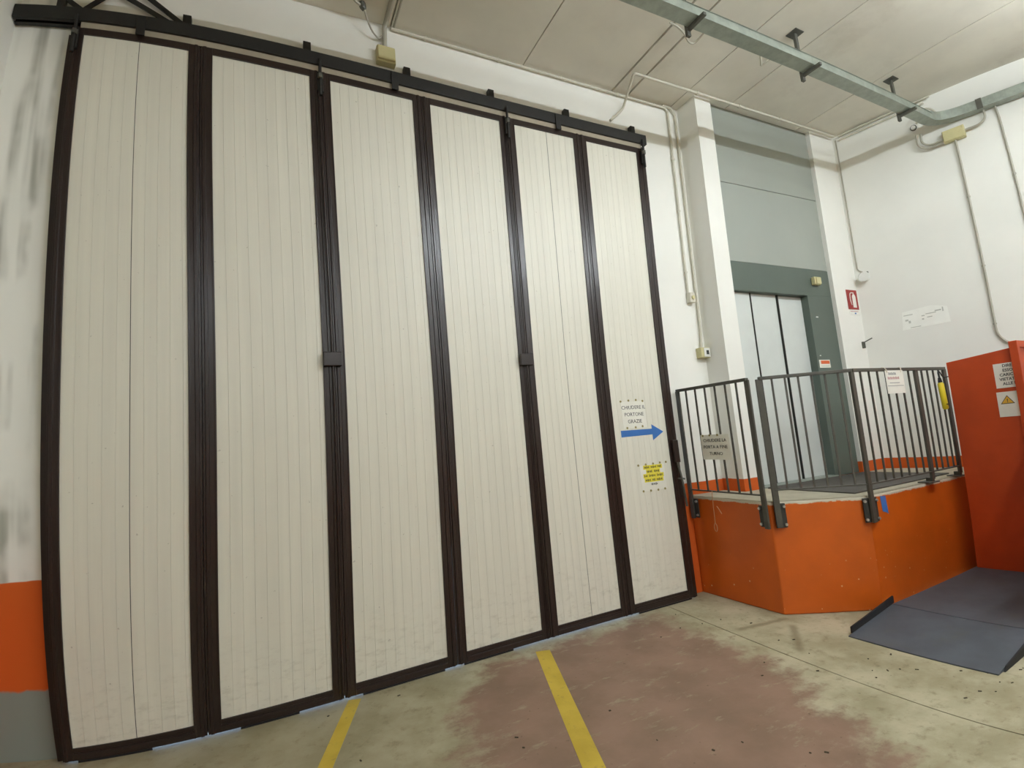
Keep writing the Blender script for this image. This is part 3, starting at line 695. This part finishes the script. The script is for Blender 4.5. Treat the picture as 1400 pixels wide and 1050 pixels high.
# extinguisher sign, hook, filler smear
ys = YS - .001
s = thing('extinguisher_sign', (7.80, ys, 2.90), 'red fire extinguisher sign on the white wall right of the lift', 'sign')
box('plate', 'sign_red', s, 7.69, 7.905, ys - .004, ys, 2.915, 3.165)
MB().extrude((0, ys - .004, 0), X, Z, [(7.795, 2.94), (7.865, 2.94), (7.865, 3.085), (7.848, 3.11), (7.838, 3.11), (7.838, 3.135), (7.822, 3.135), (7.822, 3.11), (7.812, 3.11), (7.795, 3.085)], .001).build('bottle_pictogram', 'sign_white', s)
MB().tube(arc([(7.82, ys - .005, 3.128), (7.76, ys - .005, 3.13), (7.745, ys - .005, 3.05), (7.765, ys - .005, 2.97)], .04), .006, 6).build('hose_pictogram', 'sign_white', s)
box('label_strip', 'sign_white', s, 7.70, 7.90, ys - .003, ys, 2.845, 2.905); box('printed_line', 'ink_red', s, 7.72, 7.88, ys - .004, ys - .003, 2.885, 2.893); box('printed_line', 'blue', s, 7.80, 7.83, ys - .004, ys - .003, 2.855, 2.872)
s = thing('wall_hook', (7.86, ys, 2.43), 'small grey metal hook on the wall below the extinguisher sign', 'hook')
box('hook_plate', 'galv_dark', s, 7.845, 7.885, ys - .02, ys, 2.42, 2.50); MB().bar((7.86, ys - .02, 2.49), (7.90, ys - .10, 2.53), .012, .012).build('hook_arm', 'galv_dark', s)
sm = thing('filler_smear', tuple(rw(-.75, 2.56)), 'pale rectangular painted-over smear on the right wall', 'paint patch')
o = rw(-.54, 2.56, .0005)
MB().extrude(o, RD, Z, [(0, 0), (.46, .005), (.45, .19), (.30, .235), (.02, .215)], .0015).build('patch', 'patch', sm)
for a, b, w, h in ((.04, .10, .03, .02), (.07, .07, .02, .03), (.20, .125, .03, .012), (.24, .14, .10, .01), (.20, .085, .02, .015), (.25, .10, .05, .01), (.33, .155, .06, .014), (.40, .14, .012, .05), (.03, .165, .09, .01), (.08, .012, .1, .008)):
    MB().obox(o + RD * (a + w / 2) + Z * (b + h / 2) + RN * .0022, RD * w / 2, RN * .0004, Z * h / 2).build('scuff', 'smudge', sm)

# ------------------------------------------------------------------ floor markings, debris
def line(p0, p1, w, label):
    p0, p1 = Vector((*p0, 0)), Vector((*p1, 0)); d = (p1 - p0).normalized(); n = Vector((-d.y, d.x, 0)) * w / 2
    a, b = p0 - n, p0 + n; c_, e_ = p1 + n, p1 - n
    tag(MB().prism([tuple(a.xy), tuple(b.xy), tuple(c_.xy), tuple(e_.xy)], 0, .0012).build('floor_line', 'yline'), label, 'floor marking')
line((1.66, -.02), (1.66 - .37 * 3.2, -3.22), .082, 'yellow painted bay line ending below the second and third gate leaves')
line((3.04, -.14), (3.04 - .338 * 3.6, -3.74), .112, 'yellow painted bay line ending below the fourth gate leaf')
db = MB()
for _ in range(70):
    if random.random() < .5: x, y = random.uniform(4.3, 6.0), random.uniform(-2.4, -.3)
    else: x, y = random.uniform(.3, 4.4), random.uniform(-2.2, -.1)
    a = random.uniform(0, math.pi); L = random.uniform(.003, .011); w = random.uniform(.002, .005)
    if x > 4.95 and y > -1.28 - .1: continue
    db.obox((x, y, .002), Vector((math.cos(a), math.sin(a), 0)) * L, Vector((-math.sin(a), math.cos(a), 0)) * w, Z * .002)
tag(db.build('floor_debris', 'debris'), 'scattered bits of dry leaf and grit on the floor', 'debris', kind='stuff')

# ------------------------------------------------------------------ ceiling lamps out of view, back row added as fill
tm = bpy.data.materials.new('lit_tube'); tm.use_nodes = True; nt = tm.node_tree; nt.nodes.clear()
em = nt.nodes.new('ShaderNodeEmission'); em.inputs[0].default_value = TUBE_COLOR; em.inputs[1].default_value = TUBE_STRENGTH
ou = nt.nodes.new('ShaderNodeOutputMaterial'); nt.links.new(em.outputs[0], ou.inputs[0]); MT['tube'] = tm
def lamp(x, y, z, label):
    t = thing('tube_lamp', (x, y, z), label, 'lamp', 'tube lamps out of view')
    box('housing', 'plastic_white', t, x - .66, x + .66, y - .06, y + .06, z + .05, z + .12, .01)
    for dy in (-.04, .04): MB().tube([(x - .6, y + dy, z + .02), (x + .6, y + dy, z + .02)], .013, 8).build('tube', 'tube', t, smooth=True)
    for dx in (-.5, .5): MB().tube([(x + dx, y, z + .12), (x + dx, y, ZC)], .006, 6).build('suspension_rod', 'galv_dark', t)
for x, w_ in ((3.7, 'leftmost'), (5.2, 'middle'), (6.7, 'rightmost')):
    lamp(x, -3.65, 4.87, w_ + ' white twin tube lamp of the row hung above the viewer')
for x, w_ in ((.9, 'leftmost'), (3.7, 'middle'), (6.6, 'rightmost')):  # unseen row added as fill for the lower wall and floor
    lamp(x, -8.2, 4.87, w_ + ' added fill tube lamp of the unseen row far behind the viewer')
